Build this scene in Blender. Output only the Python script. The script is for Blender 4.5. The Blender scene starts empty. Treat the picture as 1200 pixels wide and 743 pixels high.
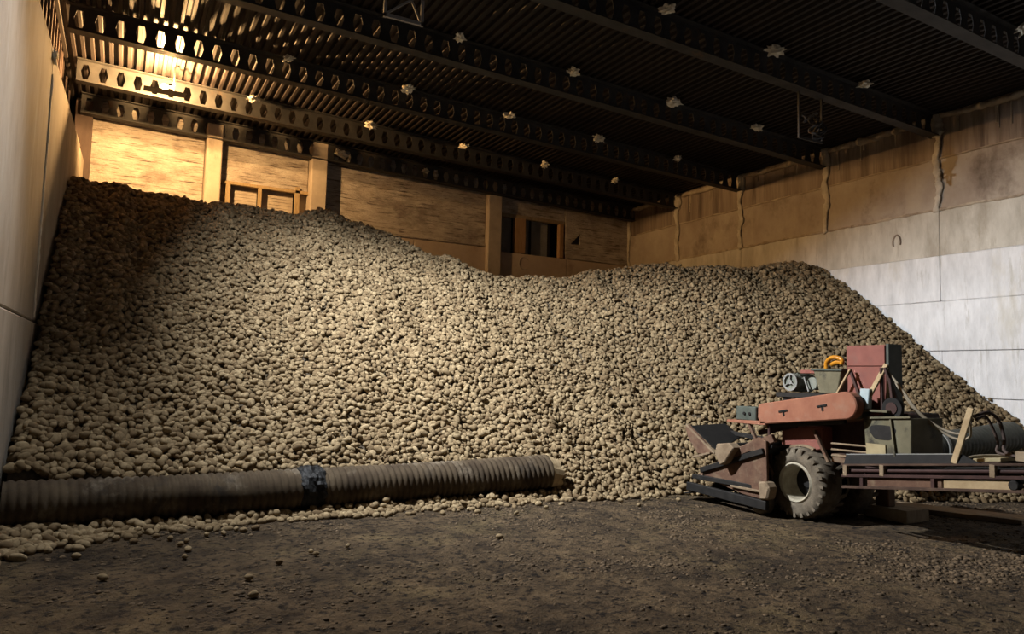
import bpy, bmesh, math, random
import numpy as np
from mathutils import Vector, Matrix, noise
random.seed(7); rng = np.random.default_rng(7)
sc = bpy.context.scene; col = sc.collection

# ------------------------------------------------------------------ camera, light, exposure
CAM = Vector((0, 0, 1.65)); YAW, PITCH, ROLL = (math.radians(a) for a in (28.3, 4.6, 1.43))
fwd = Vector((math.sin(YAW)*math.cos(PITCH), math.cos(YAW)*math.cos(PITCH), math.sin(PITCH)))
r0 = Vector((math.cos(YAW), -math.sin(YAW), 0)); u0 = r0.cross(fwd)
rgt = math.cos(ROLL)*r0 + math.sin(ROLL)*u0; upv = rgt.cross(fwd)
cd = bpy.data.cameras.new('camera'); cam = bpy.data.objects.new('camera', cd); col.objects.link(cam)
cd.sensor_width = 36; cd.lens = 850/1200*36; cd.clip_start = .05
M = Matrix((rgt, upv, -fwd)).transposed().to_4x4(); M.translation = CAM; cam.matrix_world = M
sc.camera = cam
w = bpy.data.worlds.new('world'); sc.world = w; w.use_nodes = True
w.node_tree.nodes['Background'].inputs[0].default_value = (.75, .82, 1, 1)
w.node_tree.nodes['Background'].inputs[1].default_value = .022
sc.view_settings.view_transform = 'Standard'; sc.view_settings.look = 'None'
sc.view_settings.gamma = 1; sc.view_settings.use_curve_mapping = False
sc.view_settings.exposure = 0.0
FLOOD_POS = Vector((.72, 8.75, 6.44)); CUTOFF_N = Vector((.32, .40, 1)).normalized()
# the floodlight and an added fill head: azimuth, elevation, watts, cone, blend
FLOOD_AND_FILL = [(8, -26, 6800, 147, 1.0), (-66, -50, 1700, 138, 1.0)]
SODIUM_POS = Vector((.43, 14.42, 6.76)); SODIUM_W = 4400

# ------------------------------------------------------------------ materials
def mat(name, c1, c2=None, rough=.8, scale=4, detail=6, bump=0, bscale=None, metal=0, spots=None, stretch=(1,1,1),
        spot_scale=1.5, spot_range=(.5,.65), coord='pos', lo=.35, hi=.65, bdist=.02):
    m = bpy.data.materials.new(name); m.use_nodes = True; nt = m.node_tree; N, L = nt.nodes, nt.links
    b = N['Principled BSDF']; b.inputs['Roughness'].default_value = rough; b.inputs['Metallic'].default_value = metal; b.inputs['Specular IOR Level'].default_value = .25
    if coord == 'pos': co = N.new('ShaderNodeNewGeometry').outputs['Position']
    else: co = N.new('ShaderNodeTexCoord').outputs['Object']
    mp = N.new('ShaderNodeMapping'); mp.inputs['Scale'].default_value = stretch; L.new(co, mp.inputs[0]); co = mp.outputs[0]
    n = N.new('ShaderNodeTexNoise'); n.inputs['Scale'].default_value = scale; n.inputs['Detail'].default_value = detail
    n.inputs['Roughness'].default_value = .65; L.new(co, n.inputs['Vector'])
    r = N.new('ShaderNodeValToRGB'); L.new(n.outputs['Fac'], r.inputs[0])
    r.color_ramp.elements[0].position = lo; r.color_ramp.elements[1].position = hi
    r.color_ramp.elements[0].color = (*c1, 1); r.color_ramp.elements[1].color = (*(c2 or c1), 1)
    out = r.outputs[0]
    for sp in ([spots] if spots and not isinstance(spots, list) else (spots or [])):
        c, sscale, rg, st = (sp if isinstance(sp[0], (tuple, list)) else (sp, spot_scale, spot_range, (1,1,1)))
        mp2 = N.new('ShaderNodeMapping'); mp2.inputs['Scale'].default_value = st; L.new(co, mp2.inputs[0])
        mp2.inputs['Location'].default_value = (3.7*sscale, 1.9, 5.1)
        n2 = N.new('ShaderNodeTexNoise'); n2.inputs['Scale'].default_value = sscale; n2.inputs['Detail'].default_value = 7
        n2.inputs['Roughness'].default_value = .7; L.new(mp2.outputs[0], n2.inputs['Vector'])
        r2 = N.new('ShaderNodeMapRange'); r2.inputs[1].default_value, r2.inputs[2].default_value = rg
        L.new(n2.outputs['Fac'], r2.inputs[0])
        mx = N.new('ShaderNodeMix'); mx.data_type = 'RGBA'; L.new(r2.outputs[0], mx.inputs[0]); L.new(out, mx.inputs[6])
        mx.inputs[7].default_value = (*c, 1); out = mx.outputs[2]
    L.new(out, b.inputs['Base Color'])
    if bump:
        n3 = N.new('ShaderNodeTexNoise'); n3.inputs['Scale'].default_value = bscale or scale*4; n3.inputs['Detail'].default_value = 6
        n3.inputs['Roughness'].default_value = .7
        L.new(co, n3.inputs['Vector']); bp = N.new('ShaderNodeBump'); bp.inputs['Strength'].default_value = bump
        bp.inputs['Distance'].default_value = bdist
        L.new(n3.outputs['Fac'], bp.inputs['Height']); L.new(bp.outputs[0], b.inputs['Normal'])
    return m
MT = {}
MT['dirt'] = mat('dirt_floor', (.050,.033,.018), (.165,.112,.06), .97, 2.6, 12, 1.0, 12, bdist=.12,
    spots=[((.22,.16,.075), .9, (.52,.78), (1,1,1)), ((.022,.015,.009), .8, (.50,.74), (1,1,1)), ((.012,.008,.005), 13, (.50,.62), (1,1,1))])
MT['clod'] = mat('soil_clod', (.03,.021,.013), (.16,.112,.066), .95, 7)
MT['conc_left'] = mat('concrete_left', (.28,.24,.19), (.38,.335,.275), .9, 1.6, 8, .35, 14, stretch=(1,1,.45),
    spots=[((.18,.15,.115), 1.3, (.54,.76), (1,1,.6)), ((.43,.40,.35), 3.2, (.58,.75), (1,1,.4))])
MT['white'] = mat('whitewash', (.56,.56,.56), (.74,.74,.74), .85, 5, 8, .5, 16, stretch=(1,1,.3),
    spots=[((.42,.41,.38), 7, (.57,.72), (1,1,.5)), ((.50,.46,.36), .6, (.54,.72), (1,1,1))])
MT['white_old'] = mat('yellowed_whitewash', (.42,.39,.33), (.60,.57,.50), .88, 3, 8, .5, 14, stretch=(1,1,.35),
    spots=[((.30,.26,.20), 1.2, (.52,.72), (1,1,1)), ((.38,.34,.27), 7, (.57,.72), (1,1,.5))])
MT['stain'] = mat('stained_concrete', (.31,.25,.20), (.47,.41,.335), .9, .8, 8, .35, 12, stretch=(1,1,.8),
    spots=[((.13,.095,.07), .7, (.53,.72), (1,1,1)), ((.46,.39,.30), 1.1, (.55,.72), (1,1,.5))])
MT['stain_top'] = mat('rust_streaked_concrete', (.21,.16,.125), (.36,.295,.235), .9, 1.5, 8, .35, 12, stretch=(1,3.5,.25),
    spots=[((.085,.06,.048), .8, (.5,.7), (1,1,1)), ((.40,.31,.22), 2.2, (.6,.75), (1,1.6,.25))])
MT['plaster'] = mat('whitewashed_masonry', (.40,.34,.285), (.64,.59,.53), .9, 2.6, 9, 1.0, 9, stretch=(1,1,2.6), bdist=.05,
    spots=[((.10,.075,.06), 2.4, (.54,.64), (.5,1,3.2)), ((.22,.18,.155), 1.1, (.50,.72), (1,1,.6)), ((.14,.11,.09), 5, (.57,.66), (.5,1,1.6))])
MT['cream'] = mat('cream_paint', (.47,.37,.29), (.58,.48,.39), .8, 1.4, 7, .2, 12, spots=[((.30,.22,.17), 1.1, (.56,.75), (1,1,1))])
MT['column'] = mat('column_concrete', (.40,.34,.28), (.52,.45,.37), .85, 2, 7, .25, 14, spots=[((.2,.155,.12), 1.4, (.56,.76), (1,1,.4))])
MT['steel'] = mat('dark_steel', (.026,.026,.027), (.05,.048,.047), .6, 4, 6, .1, 30, metal=.0, spots=[((.10,.06,.035), 3, (.6,.75), (1,1,1))])
MT['deck'] = mat('deck_steel', (.016,.013,.012), (.034,.026,.024), .65, 2.5, 6, 0, stretch=(1,.12,1),
    spots=[((.30,.29,.27), 3.2, (.70,.76), (2,.10,1))])
MT['clad'] = mat('brown_cladding', (.055,.04,.036), (.10,.072,.062), .8, 2, 6, stretch=(1,1,.3))
MT['hanger'] = mat('grey_angle_iron', (.25,.25,.26), (.36,.36,.36), .6, 6)
MT['foam'] = mat('pale_foam', (.62,.58,.48), (.80,.76,.66), .95, 9, 5, .5, 30)
MT['foam_run_mat'] = mat('stained_foam', (.40,.355,.28), (.60,.55,.46), .95, 4, 6, .6, 22, spots=[((.22,.175,.13), 4, (.56,.7), (1,1,.5))])
MT['foam_old'] = mat('aged_foam', (.28,.22,.16), (.50,.43,.33), .95, 3, 6, .6, 22, spots=[((.16,.12,.09), 4, (.58,.7), (1,1,.5))])
MT['duct'] = mat('dusty_duct', (.038,.025,.014), (.09,.065,.038), .9, 3, 7, .3, 40,
    spots=[((.20,.165,.12), 2.2, (.54,.74), (1,1,1)), ((.03,.024,.018), 2.5, (.56,.7), (1,1,1))])
MT['duct_far'] = mat('olive_duct', (.035,.037,.029), (.06,.06,.048), .6, 3, 6, .15, 40, spots=[((.12,.11,.08), 2, (.60,.80), (1,1,1))])
MT['poly'] = mat('black_plastic', (.004,.004,.004), (.009,.009,.009), .6, 7, 5, .4, 14)
MT['rubber'] = mat('black_rubber', (.006,.006,.006), (.013,.012,.011), .8, 8)
MT['tyre'] = mat('dusty_tyre', (.075,.06,.042), (.17,.14,.10), .95, 7, 7, .4, 40, spots=[((.05,.043,.035), 5, (.55,.7), (1,1,1))])
MT['rim'] = mat('mud_rim', (.27,.235,.17), (.40,.36,.27), .7, 9, 6, .2, 30, spots=[((.12,.09,.06), 6, (.56,.7), (1,1,1))])
MT['orange'] = mat('orange_red_paint', (.21,.08,.046), (.265,.112,.065), .75, 5, 7, .06, 40, spots=[((.25,.15,.10), 3.5, (.55,.8), (1,1,1))])
MT['red'] = mat('dull_red_paint', (.165,.055,.042), (.215,.08,.06), .7, 5, 7, .05, 40, spots=[((.16,.075,.058), 6, (.55,.75), (1,1,1))])
MT['rust'] = mat('rusty_plate', (.075,.038,.025), (.14,.08,.05), .85, 5, 8, .2, 40, spots=[((.18,.13,.082), 4, (.52,.7), (1,1,1))])
MT['rustdark'] = mat('dark_rust', (.04,.023,.016), (.085,.052,.035), .85, 5, 8, .2, 40)
MT['maroon'] = mat('dark_maroon', (.028,.013,.011), (.058,.028,.023), .7, 5, 6)
MT['dusty'] = mat('dust_coated_metal', (.15,.105,.065), (.24,.18,.115), .9, 6, 7, .2, 40)
MT['black'] = mat('black_metal', (.008,.0075,.007), (.02,.018,.016), .6, 6, 6, .1, 40)
MT['dgreen'] = mat('dark_green_paint', (.045,.055,.045), (.075,.085,.07), .6, 6)
MT['olive'] = mat('olive_sheet', (.095,.085,.05), (.145,.13,.08), .7, 4, 7, .1, 40, spots=[((.02,.019,.017), 3.2, (.52,.64), (1,1,1))])
MT['tan'] = mat('tan_board', (.29,.235,.13), (.37,.31,.18), .85, 6, 6)
MT['motor'] = mat('grey_green_motor', (.12,.13,.105), (.19,.20,.165), .6, 8)
MT['lgrey'] = mat('light_grey_metal', (.17,.175,.16), (.24,.24,.225), .5, 8)
MT['glass'] = mat('pale_glass_cover', (.30,.36,.37), (.38,.44,.45), .25, 4)
MT['amber'] = mat('amber_plastic', (.36,.14,.01), (.46,.20,.02), .25, 5)
MT['wood'] = mat('bare_wood', (.29,.21,.115), (.41,.31,.18), .85, 6, 7, .15, 30, stretch=(6,1,1))
MT['woodold'] = mat('weathered_wood', (.22,.165,.105), (.33,.26,.175), .9, 5, 7, .2, 30, stretch=(3,1,1))
MT['woodbrown'] = mat('brown_wood', (.32,.19,.095), (.42,.26,.14), .85, 4, 7, .1, 30, stretch=(4,4,1))
MT['slat'] = mat('louvre_slat', (.34,.29,.24), (.46,.41,.35), .75, 4)
MT['slatdark'] = mat('grey_louvre_slat', (.20,.20,.20), (.28,.28,.27), .75, 4)
MT['void'] = mat('dark_void', (.012,.011,.010), None, .95, 4)
MT['cable'] = mat('dusty_cable', (.22,.18,.125), (.30,.25,.18), .8, 8)
MT['cabledark'] = mat('dark_cable', (.05,.035,.03), (.08,.055,.045), .7, 8)
MT['core'] = mat('heap_core', (.05,.038,.025), (.09,.07,.045), .95, 20)
def emit(name, c, s):
    m = bpy.data.materials.new(name); m.use_nodes = True; b = m.node_tree.nodes['Principled BSDF']
    b.inputs['Base Color'].default_value = (*c, 1); b.inputs['Emission Color'].default_value = (*c, 1); b.inputs['Emission Strength'].default_value = s
    return m
MT['sodium'] = emit('sodium_tube', (1, .52, .12), 120); MT['led'] = emit('flood_and_fill_lens', (.86, .93, 1), 40)
def potato_mat():
    m = bpy.data.materials.new('potato_skin'); m.use_nodes = True; nt = m.node_tree; N, L = nt.nodes, nt.links
    b = N['Principled BSDF']; b.inputs['Roughness'].default_value = .9; b.inputs['Specular IOR Level'].default_value = .15
    oi = N.new('ShaderNodeObjectInfo'); r = N.new('ShaderNodeValToRGB'); L.new(oi.outputs['Random'], r.inputs[0])
    e = r.color_ramp.elements; e[0].position = 0; e[0].color = (.135,.090,.047,1); e[1].position = 1; e[1].color = (.355,.27,.156,1)
    k = r.color_ramp.elements.new(.2); k.color = (.205,.146,.079,1); k = r.color_ramp.elements.new(.7); k.color = (.275,.204,.115,1)
    g = N.new('ShaderNodeNewGeometry'); n = N.new('ShaderNodeTexNoise'); n.inputs['Scale'].default_value = 32; n.inputs['Detail'].default_value = 5
    L.new(g.outputs['Position'], n.inputs['Vector']); mr = N.new('ShaderNodeMapRange')
    mr.inputs[1].default_value, mr.inputs[2].default_value, mr.inputs[3].default_value, mr.inputs[4].default_value = .35, .7, 0, .55
    L.new(n.outputs['Fac'], mr.inputs[0]); mx = N.new('ShaderNodeMix'); mx.data_type = 'RGBA'
    L.new(mr.outputs[0], mx.inputs[0]); L.new(r.outputs[0], mx.inputs[6]); mx.inputs[7].default_value = (.09,.06,.031,1)
    L.new(mx.outputs[2], b.inputs['Base Color'])
    bp = N.new('ShaderNodeBump'); bp.inputs['Strength'].default_value = .25; bp.inputs['Distance'].default_value = .004
    L.new(n.outputs['Fac'], bp.inputs['Height']); L.new(bp.outputs[0], b.inputs['Normal'])
    return m
MT['potato'] = potato_mat()

# ------------------------------------------------------------------ mesh helpers
class MB:
    def __init__(s): s.V, s.F = [], []
    def add(s, vs, fs):
        o = len(s.V); s.V += [tuple(v) for v in vs]; s.F += [tuple(i+o for i in f) for f in fs]; return s
    def hexa(s, p): return s.add(p, [(0,3,2,1),(4,5,6,7),(0,1,5,4),(1,2,6,5),(2,3,7,6),(3,0,4,7)])
    def box(s, x0, x1, y0, y1, z0, z1):
        return s.hexa([(x0,y0,z0),(x1,y0,z0),(x1,y1,z0),(x0,y1,z0),(x0,y0,z1),(x1,y0,z1),(x1,y1,z1),(x0,y1,z1)])
    def bar(s, p, q, a, b, up=(0,0,1)):      # box from p to q, a across, b along up
        p, q = Vector(p), Vector(q); d = (q-p).normalized(); x = d.cross(Vector(up))
        if x.length < 1e-4: x = d.cross(Vector((0,1,0)))
        x.normalize(); y = x.cross(d); x *= a/2; y *= b/2
        return s.hexa([p-x-y, p+x-y, q+x-y, q-x-y, p-x+y, p+x+y, q+x+y, q-x+y])
    def prism(s, poly, a, b, ax='x'):        # poly in the other two axes, extruded from a to b
        f = {'x': lambda t, c: (t, c[0], c[1]), 'y': lambda t, c: (c[0], t, c[1]), 'z': lambda t, c: (c[0], c[1], t)}[ax]
        n = len(poly); vs = [f(a, c) for c in poly] + [f(b, c) for c in poly]
        return s.add(vs, [tuple(range(n))[::-1], tuple(range(n, 2*n))] + [(i, (i+1) % n, n+(i+1) % n, n+i) for i in range(n)])
    def cyl(s, p, q, r, n=20, r2=None, caps=True):
        p, q = Vector(p), Vector(q); r2 = r if r2 is None else r2; d = (q-p).normalized()
        x = d.orthogonal().normalized(); y = d.cross(x); vs = []
        for c, rr in ((p, r), (q, r2)):
            vs += [c + rr*(math.cos(2*math.pi*i/n)*x + math.sin(2*math.pi*i/n)*y) for i in range(n)]
        fs = [(i, (i+1) % n, n+(i+1) % n, n+i) for i in range(n)]
        if caps: fs += [tuple(range(n))[::-1], tuple(range(n, 2*n))]
        return s.add(vs, fs)
    def tube(s, pts, r, n=8, closed=True):   # r a number or one per point
        pts = [Vector(p) for p in pts]; k = len(pts); rs = r if hasattr(r, '__len__') else [r]*k; vs = []; x = None
        for i, p in enumerate(pts):
            d = (pts[min(i+1, k-1)] - pts[max(i-1, 0)]).normalized()
            if x is None: x = d.orthogonal().normalized()
            x = (x - d*x.dot(d)).normalized(); y = d.cross(x)
            vs += [p + rs[i]*(math.cos(2*math.pi*j/n)*x + math.sin(2*math.pi*j/n)*y) for j in range(n)]
        fs = [(i*n+j, i*n+(j+1) % n, (i+1)*n+(j+1) % n, (i+1)*n+j) for i in range(k-1) for j in range(n)]
        if closed: fs += [tuple(range(n))[::-1], tuple(range((k-1)*n, k*n))]
        return s.add(vs, fs)
    def ring(s, prof, c, n=32, ax=Vector((1,0,0))):   # closed profile (axial, radius) turned about ax through c
        c = Vector(c); x = ax.orthogonal().normalized(); y = ax.cross(x); k = len(prof); vs = []
        for i in range(n):
            e = math.cos(2*math.pi*i/n)*x + math.sin(2*math.pi*i/n)*y
            vs += [c + ax*a + e*r for a, r in prof]
        return s.add(vs, [(i*k+j, i*k+(j+1) % k, ((i+1) % n)*k+(j+1) % k, ((i+1) % n)*k+j) for i in range(n) for j in range(k)])
    def mesh(s, name, m, bev=0, smooth=False, seg=1):
        me = bpy.data.meshes.new(name); me.from_pydata(s.V, [], s.F); bm = bmesh.new(); bm.from_mesh(me)
        bmesh.ops.recalc_face_normals(bm, faces=bm.faces)
        if bev:
            es = [e for e in bm.edges if len(e.link_faces) == 2 and e.calc_face_angle(0) > .5]
            bmesh.ops.bevel(bm, geom=es, offset=bev, segments=seg, affect='EDGES', profile=.5, clamp_overlap=True)
        bm.to_mesh(me); bm.free(); me.materials.append(MT[m])
        if smooth: me.polygons.foreach_set('use_smooth', [True]*len(me.polygons))
        return me
    def build(s, name, m, parent=None, bev=0, smooth=False, seg=1):
        return link(name, s.mesh(name, m, bev, smooth, seg), parent)
def link(name, data, parent=None):
    o = bpy.data.objects.new(name, data); col.objects.link(o)
    if parent: o.parent = parent; o.matrix_parent_inverse = base_of(parent).inverted()
    return o
def base_of(o):
    m = o.matrix_basis.copy()
    return base_of(o.parent) @ o.matrix_parent_inverse @ m if o.parent else m
def tag(o, label=None, cat=None, group=None, kind=None):
    for k, v in (('label', label), ('category', cat), ('group', group), ('kind', kind)):
        if v: o[k] = v
    return o
def empty(name, loc=(0,0,0), label=None, cat=None, group=None, kind=None):
    o = bpy.data.objects.new(name, None); col.objects.link(o); o.location = loc; o.empty_display_size = .2
    return tag(o, label, cat, group, kind)
def smoothstep(a, b, x): t = np.clip((x-a)/(b-a), 0, 1); return t*t*(3-2*t)
def spline(pts, n=12):
    P = [Vector(p) for p in pts]; P = [2*P[0]-P[1]] + P + [2*P[-1]-P[-2]]; out = []
    for i in range(1, len(P)-2):
        for j in range(n):
            t = j/n; a, b, c, d = P[i-1:i+3]
            out.append(.5*((2*b) + (c-a)*t + (2*a-5*b+4*c-d)*t*t + (3*b-a-3*c+d)*t**3))
    return out + [P[-2]]

# ------------------------------------------------------------------ dimensions of the store
XL, XR, YB, YF = -.9, 13.2, 17.3, -3.5
BEAMS = [5.5, 7.95, 10.4, 12.8, 15.1, 17.0]
def zbeam(x): return 6.75 - .035*x
BD = .42
def zdeck(x): return zbeam(x) + BD

# ------------------------------------------------------------------ floor
def fnoise(x, y):
    v = Vector((x, y, 0)); return .022*noise.noise(v*.9) + .014*noise.noise(v*2.7+Vector((5,1,0))) + .010*noise.noise(v*6) + .008*noise.noise(v*15)
nx, ny = 330, 400; xs = np.linspace(-3, 14, nx); ys = np.linspace(YF, 17.7, ny)
fb = MB(); fb.V = [(x, y, fnoise(x, y)) for y in ys for x in xs]
fb.F = [(j*nx+i, j*nx+i+1, (j+1)*nx+i+1, (j+1)*nx+i) for j in range(ny-1) for i in range(nx-1)]
tag(fb.build('floor', 'dirt', smooth=True), 'bare trampled brown dirt floor with darker wet patches', 'floor', kind='structure')

# ------------------------------------------------------------------ right wall
wr = MB().box(XR+.2, XR+.3, YF, YB+.4, -.1, 7.4).build('wall_right', 'stain')
tag(wr, 'tall concrete panel wall, whitewashed below and brown stained above', 'wall', kind='structure')
bands = [0, .62, 1.45, 2.29, 3.2, 4.04, 4.9, 5.87, 6.95]
pil = [5.5, 7.92, 10.35, 12.8, 15.1, 17.25]
for bi in range(len(bands)-1):
    z0, z1 = bands[bi], bands[bi+1]
    if bi >= 5: ycuts = [YF, -1.8, .6, 3.05] + pil[:-1] + [YB+.05]
    else: ycuts = [YF, .6, 5.5, 10.35, 15.1, YB+.05] if bi % 2 else [YF, 3.05, 7.92, 12.8, YB+.05]
    for a, b in zip(ycuts[:-1], ycuts[1:]):
        off = random.uniform(-.008, .008) + (.012 if bi < 6 else 0)
        MB().box(XR-off, XR+.2, a+.001, b-.001, z0+.005, z1-.005).build(
            'wall_panel', 'white' if bi < 5 else ('white_old' if bi == 5 else 'stain' if bi < 7 else 'stain_top'), wr, bev=.008)
def rough_bead(name, pts, r, jit, m, parent, n=9, seed=0):
    b = MB(); P = spline(pts, 14); rr = []
    Q = []
    for i, p in enumerate(P):
        v = Vector((p.x*3+seed, p.y*3, p.z*3)); Q.append(p + Vector((0, noise.noise(v), noise.noise(v+Vector((9,0,0)))))*jit)
        rr.append(r*(.75 + .9*abs(noise.noise(v*1.7+Vector((0,4,0))))))
    b.tube(Q, rr, n); return b.build(name, m, parent, smooth=True)
for z, r in ((4.9, .028), (5.87, .02), (4.04, .006), (3.2, .005)):
    rough_bead('mortar_seam', [(XR-.005, y, z) for y in np.arange(YF, YB, .6)], r, .018 if r > .01 else .005, 'foam_old' if z > 4.5 else 'white', wr, seed=z)
for i, y in enumerate(pil):                                      # lumpy foam running down from each beam bearing
    pts = [(XR-.02, y+.03*math.sin(k*1.7+i), z) for k, z in enumerate(np.linspace(zdeck(XR), 4.86, 9))]
    b = MB(); P = spline(pts, 6); nn = len(P)
    rr = [(.15 if k < nn*.22 else .06 + .03*(1-k/nn))*(.7+.7*abs(noise.noise(Vector((i*3.1, k*.45, 0))))) for k in range(nn)]
    b.tube(P, rr, 14)
    b.V = [(XR-.02 + (v[0]-XR+.02)*.6 - .03*abs(noise.noise(Vector((v[0]*9, v[1]*9, v[2]*7)))), v[1] + .05*noise.noise(Vector((v[0]*6+3, v[1]*8, v[2]*6))), v[2]+.04*noise.noise(Vector((v[0]*6, v[1]*8+7, v[2]*6)))) for v in b.V]
    b.build('foam_run', 'foam_run_mat', wr, smooth=True)
for i, (a, b) in enumerate(zip([3.0]+pil[:-1], pil)):            # foam along the deck edge of each bay
    rough_bead('foam_edge', [(XR-.03, y, zdeck(XR)-.05-.05*math.sin((y-a)/(b-a)*3.1)) for y in np.linspace(a+.1, b-.1, 7)], .06, .03, 'foam_old', wr, seed=i*5)
    for k in range(5):
        y = random.uniform(a+.3, b-.3); l = random.uniform(.15, .5)
        rough_bead('foam_drip', [(XR-.008, y, zdeck(XR)-.1-l*t) for t in (0, .5, 1)], .016, .008, 'foam_old', wr, 6, seed=k+i)
# dark blotches of mould are in the stain; a hooked patch where the whitewash has come off
MB().tube([(XR-.012, 8.75+.08*math.cos(t), 4.42+.14*math.sin(t)) for t in np.linspace(-.6, 3.6, 12)], .022, 6).build('plaster_scar', 'stain_top', wr)

# ------------------------------------------------------------------ left wall
wl = MB().box(XL-.5, XL-.35, YF, YB+.4, -.1, 7.5).build('wall_left', 'clad')
tag(wl, 'grey concrete panel wall with a ledge and pipe along its top', 'wall', kind='structure')
def zl(y): return 5.36 + .058*(y-8.6)
def xl(y): return XL - .012*(YB-y)*.6
lc = [YF, .9, 5.6, 10.35, YB+.1]
for a, b in zip(lc[:-1], lc[1:]):
    for z0, z1 in ((0, 2.14), (2.16, None)):
        o = .012 if z0 == 2.16 else (.03 if z0 == 0 else 0)
        zz = lambda y: zl(y) if z1 is None else z1
        xa, xb = xl(a)+o, xl(b)+o
        MB().hexa([(XL-.35,a+.008,z0),(xa,a+.008,z0),(xb,b-.008,z0),(XL-.35,b-.008,z0),(XL-.35,a+.008,zz(a)),(xa,a+.008,zz(a)),(xb,b-.008,zz(b)),(XL-.35,b-.008,zz(b))]).build('wall_panel', 'conc_left', wl, bev=.015)
rough_bead('mortar_seam', [(xl(10.35)+.012, 10.35+.01*math.sin(z*3), z) for z in np.arange(2.2, 5.5, .3)], .022, .012, 'foam', wl, seed=3)
MB().tube(spline([(xl(y)-.04, y, zl(y)+.05) for y in np.arange(YF, YB, 1.5)], 4), .045, 10).build('pipe', 'conc_left', wl, smooth=True)
MB().bar((xl(YF)-.15, YF, zl(YF)+.2), (xl(YB)-.15, YB, zl(YB)+.2), .05, .05).build('rail', 'clad', wl)
b = MB(); bmv = random.Random(3)
for k in range(14): b.add([(xl(10.35)+.02+bmv.uniform(-.03,.05), 10.3+bmv.uniform(-.1,.1), zl(10.3)-.05+bmv.uniform(-.1,.08)) for _ in range(4)], [(0,1,2),(0,2,3),(0,3,1),(1,3,2)])
b.build('foam_dab', 'foam', wl)
for y in np.arange(6.1, 17.2, .42): MB().box(XL-.36, XL-.31, y, y+.07, zl(y), 7.3).build('cladding_rib', 'clad', wl)
MB().box(XL-.2, XL+.12, YB-.18, YB+.1, 4.5, 7.1).build('corner_post', 'clad', wl, bev=.01)

# ------------------------------------------------------------------ back wall
wb = MB().box(XL-.4, XR+.4, YB+.42, YB+.52, -.1, 7.4).build('wall_back', 'void')
tag(wb, 'end wall of whitewashed masonry panels above a cream base with two louvred openings', 'wall', kind='structure')
def wp(x0, x1, z0, z1, m, y0=YB, name='wall_panel', bev=.012): return MB().box(x0, x1, y0, YB+.42, z0, z1).build(name, m, wb, bev=bev)
for a, b in zip([XL-.2, 1.55, 4.2, 6.4, 8.62, 11.0], [1.55, 4.2, 6.4, 8.62, 11.0, XR+.1]):
    wp(a+.005, b-.005, 2.5, 5.04 if a < 8 else 4.98, 'cream', YB-.06); wp(a+.005, b-.005, -.05, 2.49, 'cream', YB-.05)
wp(XL-.2, 1.4, 5.05, 7.2, 'plaster')
wp(1.75, 3.7, 5.87, 7.2, 'plaster'); wp(4.1, 8.42, 5.05, 7.2, 'plaster', YB-.01)
wp(8.84, 10.95, 6.06, 7.2, 'plaster')
MB().box(4.1, 8.42, YB-.07, YB, 5.06, 5.13).build('ledge', 'plaster', wb, bev=.015)
e = MB(); y0, y1 = YB-.05, YB+.42                                # panel with a broken triangular hole
for q in ((10.96,11.15,4.99,7.2),(11.45,XR+.1,4.99,7.2),(11.15,11.45,4.99,5.43),(11.15,11.45,5.75,7.2)): e.box(q[0], q[1], y0, y1, q[2], q[3])
e.prism([(11.15,5.45),(11.45,5.75),(11.15,5.75)], y0, y1, 'y'); e.build('wall_panel', 'plaster', wb)
MB().box(11.0, 13.1, YB-.09, YB-.05, 4.99, 5.06).build('ledge', 'plaster', wb, bev=.01)
MB().tube([(9.62+.16*math.cos(t), YB-.065, 4.72+.17*math.sin(t)) for t in np.linspace(.5, 5.4, 16)], .012, 6).build('chalk_ring', 'column', wb)
for x0, x1, z0, lab in ((1.41,1.74,0,'pale concrete column on the end wall nearest the sodium lamp'),
                        (3.71,4.08,0,'shaded concrete column on the end wall beside the wooden framed opening'),
                        (8.43,8.83,0,'cream concrete column on the end wall beside the dark louvred opening')):
    c = MB().box(x0, x1, YB-.32 if x0 < 8 else YB-.2, YB+.3, z0, 7.05).build('concrete_column', 'column', bev=.02)
    tag(c, lab, 'column', 'columns of the end wall')
w1 = empty('window_1', (2.7, YB, 5.05), 'louvred opening with a pale wooden frame below the masonry', 'window', kind='structure')
MB().box(1.74, 3.72, YB-.06, YB+.05, 5.80, 5.87).build('head_rail', 'wood', w1, bev=.006)
for x, d in ((1.93,.05), (2.62,.04), (3.46,.055)): MB().box(x-d, x+d, YB-.06, YB+.04, 4.95, 5.80 if x != 3.46 else 5.95).build('mullion', 'wood', w1, bev=.006)
for x0, x1, y in ((1.76,1.88,.1), (1.98,2.58,.16), (2.66,3.4,.16), (3.52,3.7,.14)):
    for z in np.arange(4.98, 5.8, .075): MB().prism([(YB+y,z),(YB+y+.014,z),(YB+y+.03,z+.085),(YB+y+.016,z+.085)], x0, x1).build('slat', 'slat', w1)
w2 = empty('window_2', (9.9, YB, 5.0), 'dark louvred opening with brown posts near the far corner', 'window', kind='structure')
MB().box(8.84, 10.95, YB-.02, YB+.1, 5.96, 6.06).build('head_rail', 'woodold', w2, bev=.006)
for x0, x1 in ((9.32,9.66), (10.76,10.9)): MB().box(x0, x1, YB-.04, YB+.1, 5.0, 5.97).build('mullion', 'woodbrown', w2, bev=.008)
MB().box(9.86, 9.92, YB+.12, YB+.2, 5.0, 5.97).build('mullion', 'black', w2); MB().box(10.46, 10.54, YB+.12, YB+.2, 5.0, 5.97).build('mullion', 'black', w2)
for x0, x1 in ((8.86,9.3), (9.68,9.86), (9.92,10.46)):
    for z in np.arange(5.0, 5.95, .075): MB().prism([(YB+.14,z),(YB+.154,z),(YB+.17,z+.085),(YB+.156,z+.085)], x0, x1).build('slat', 'slatdark', w2)

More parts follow.
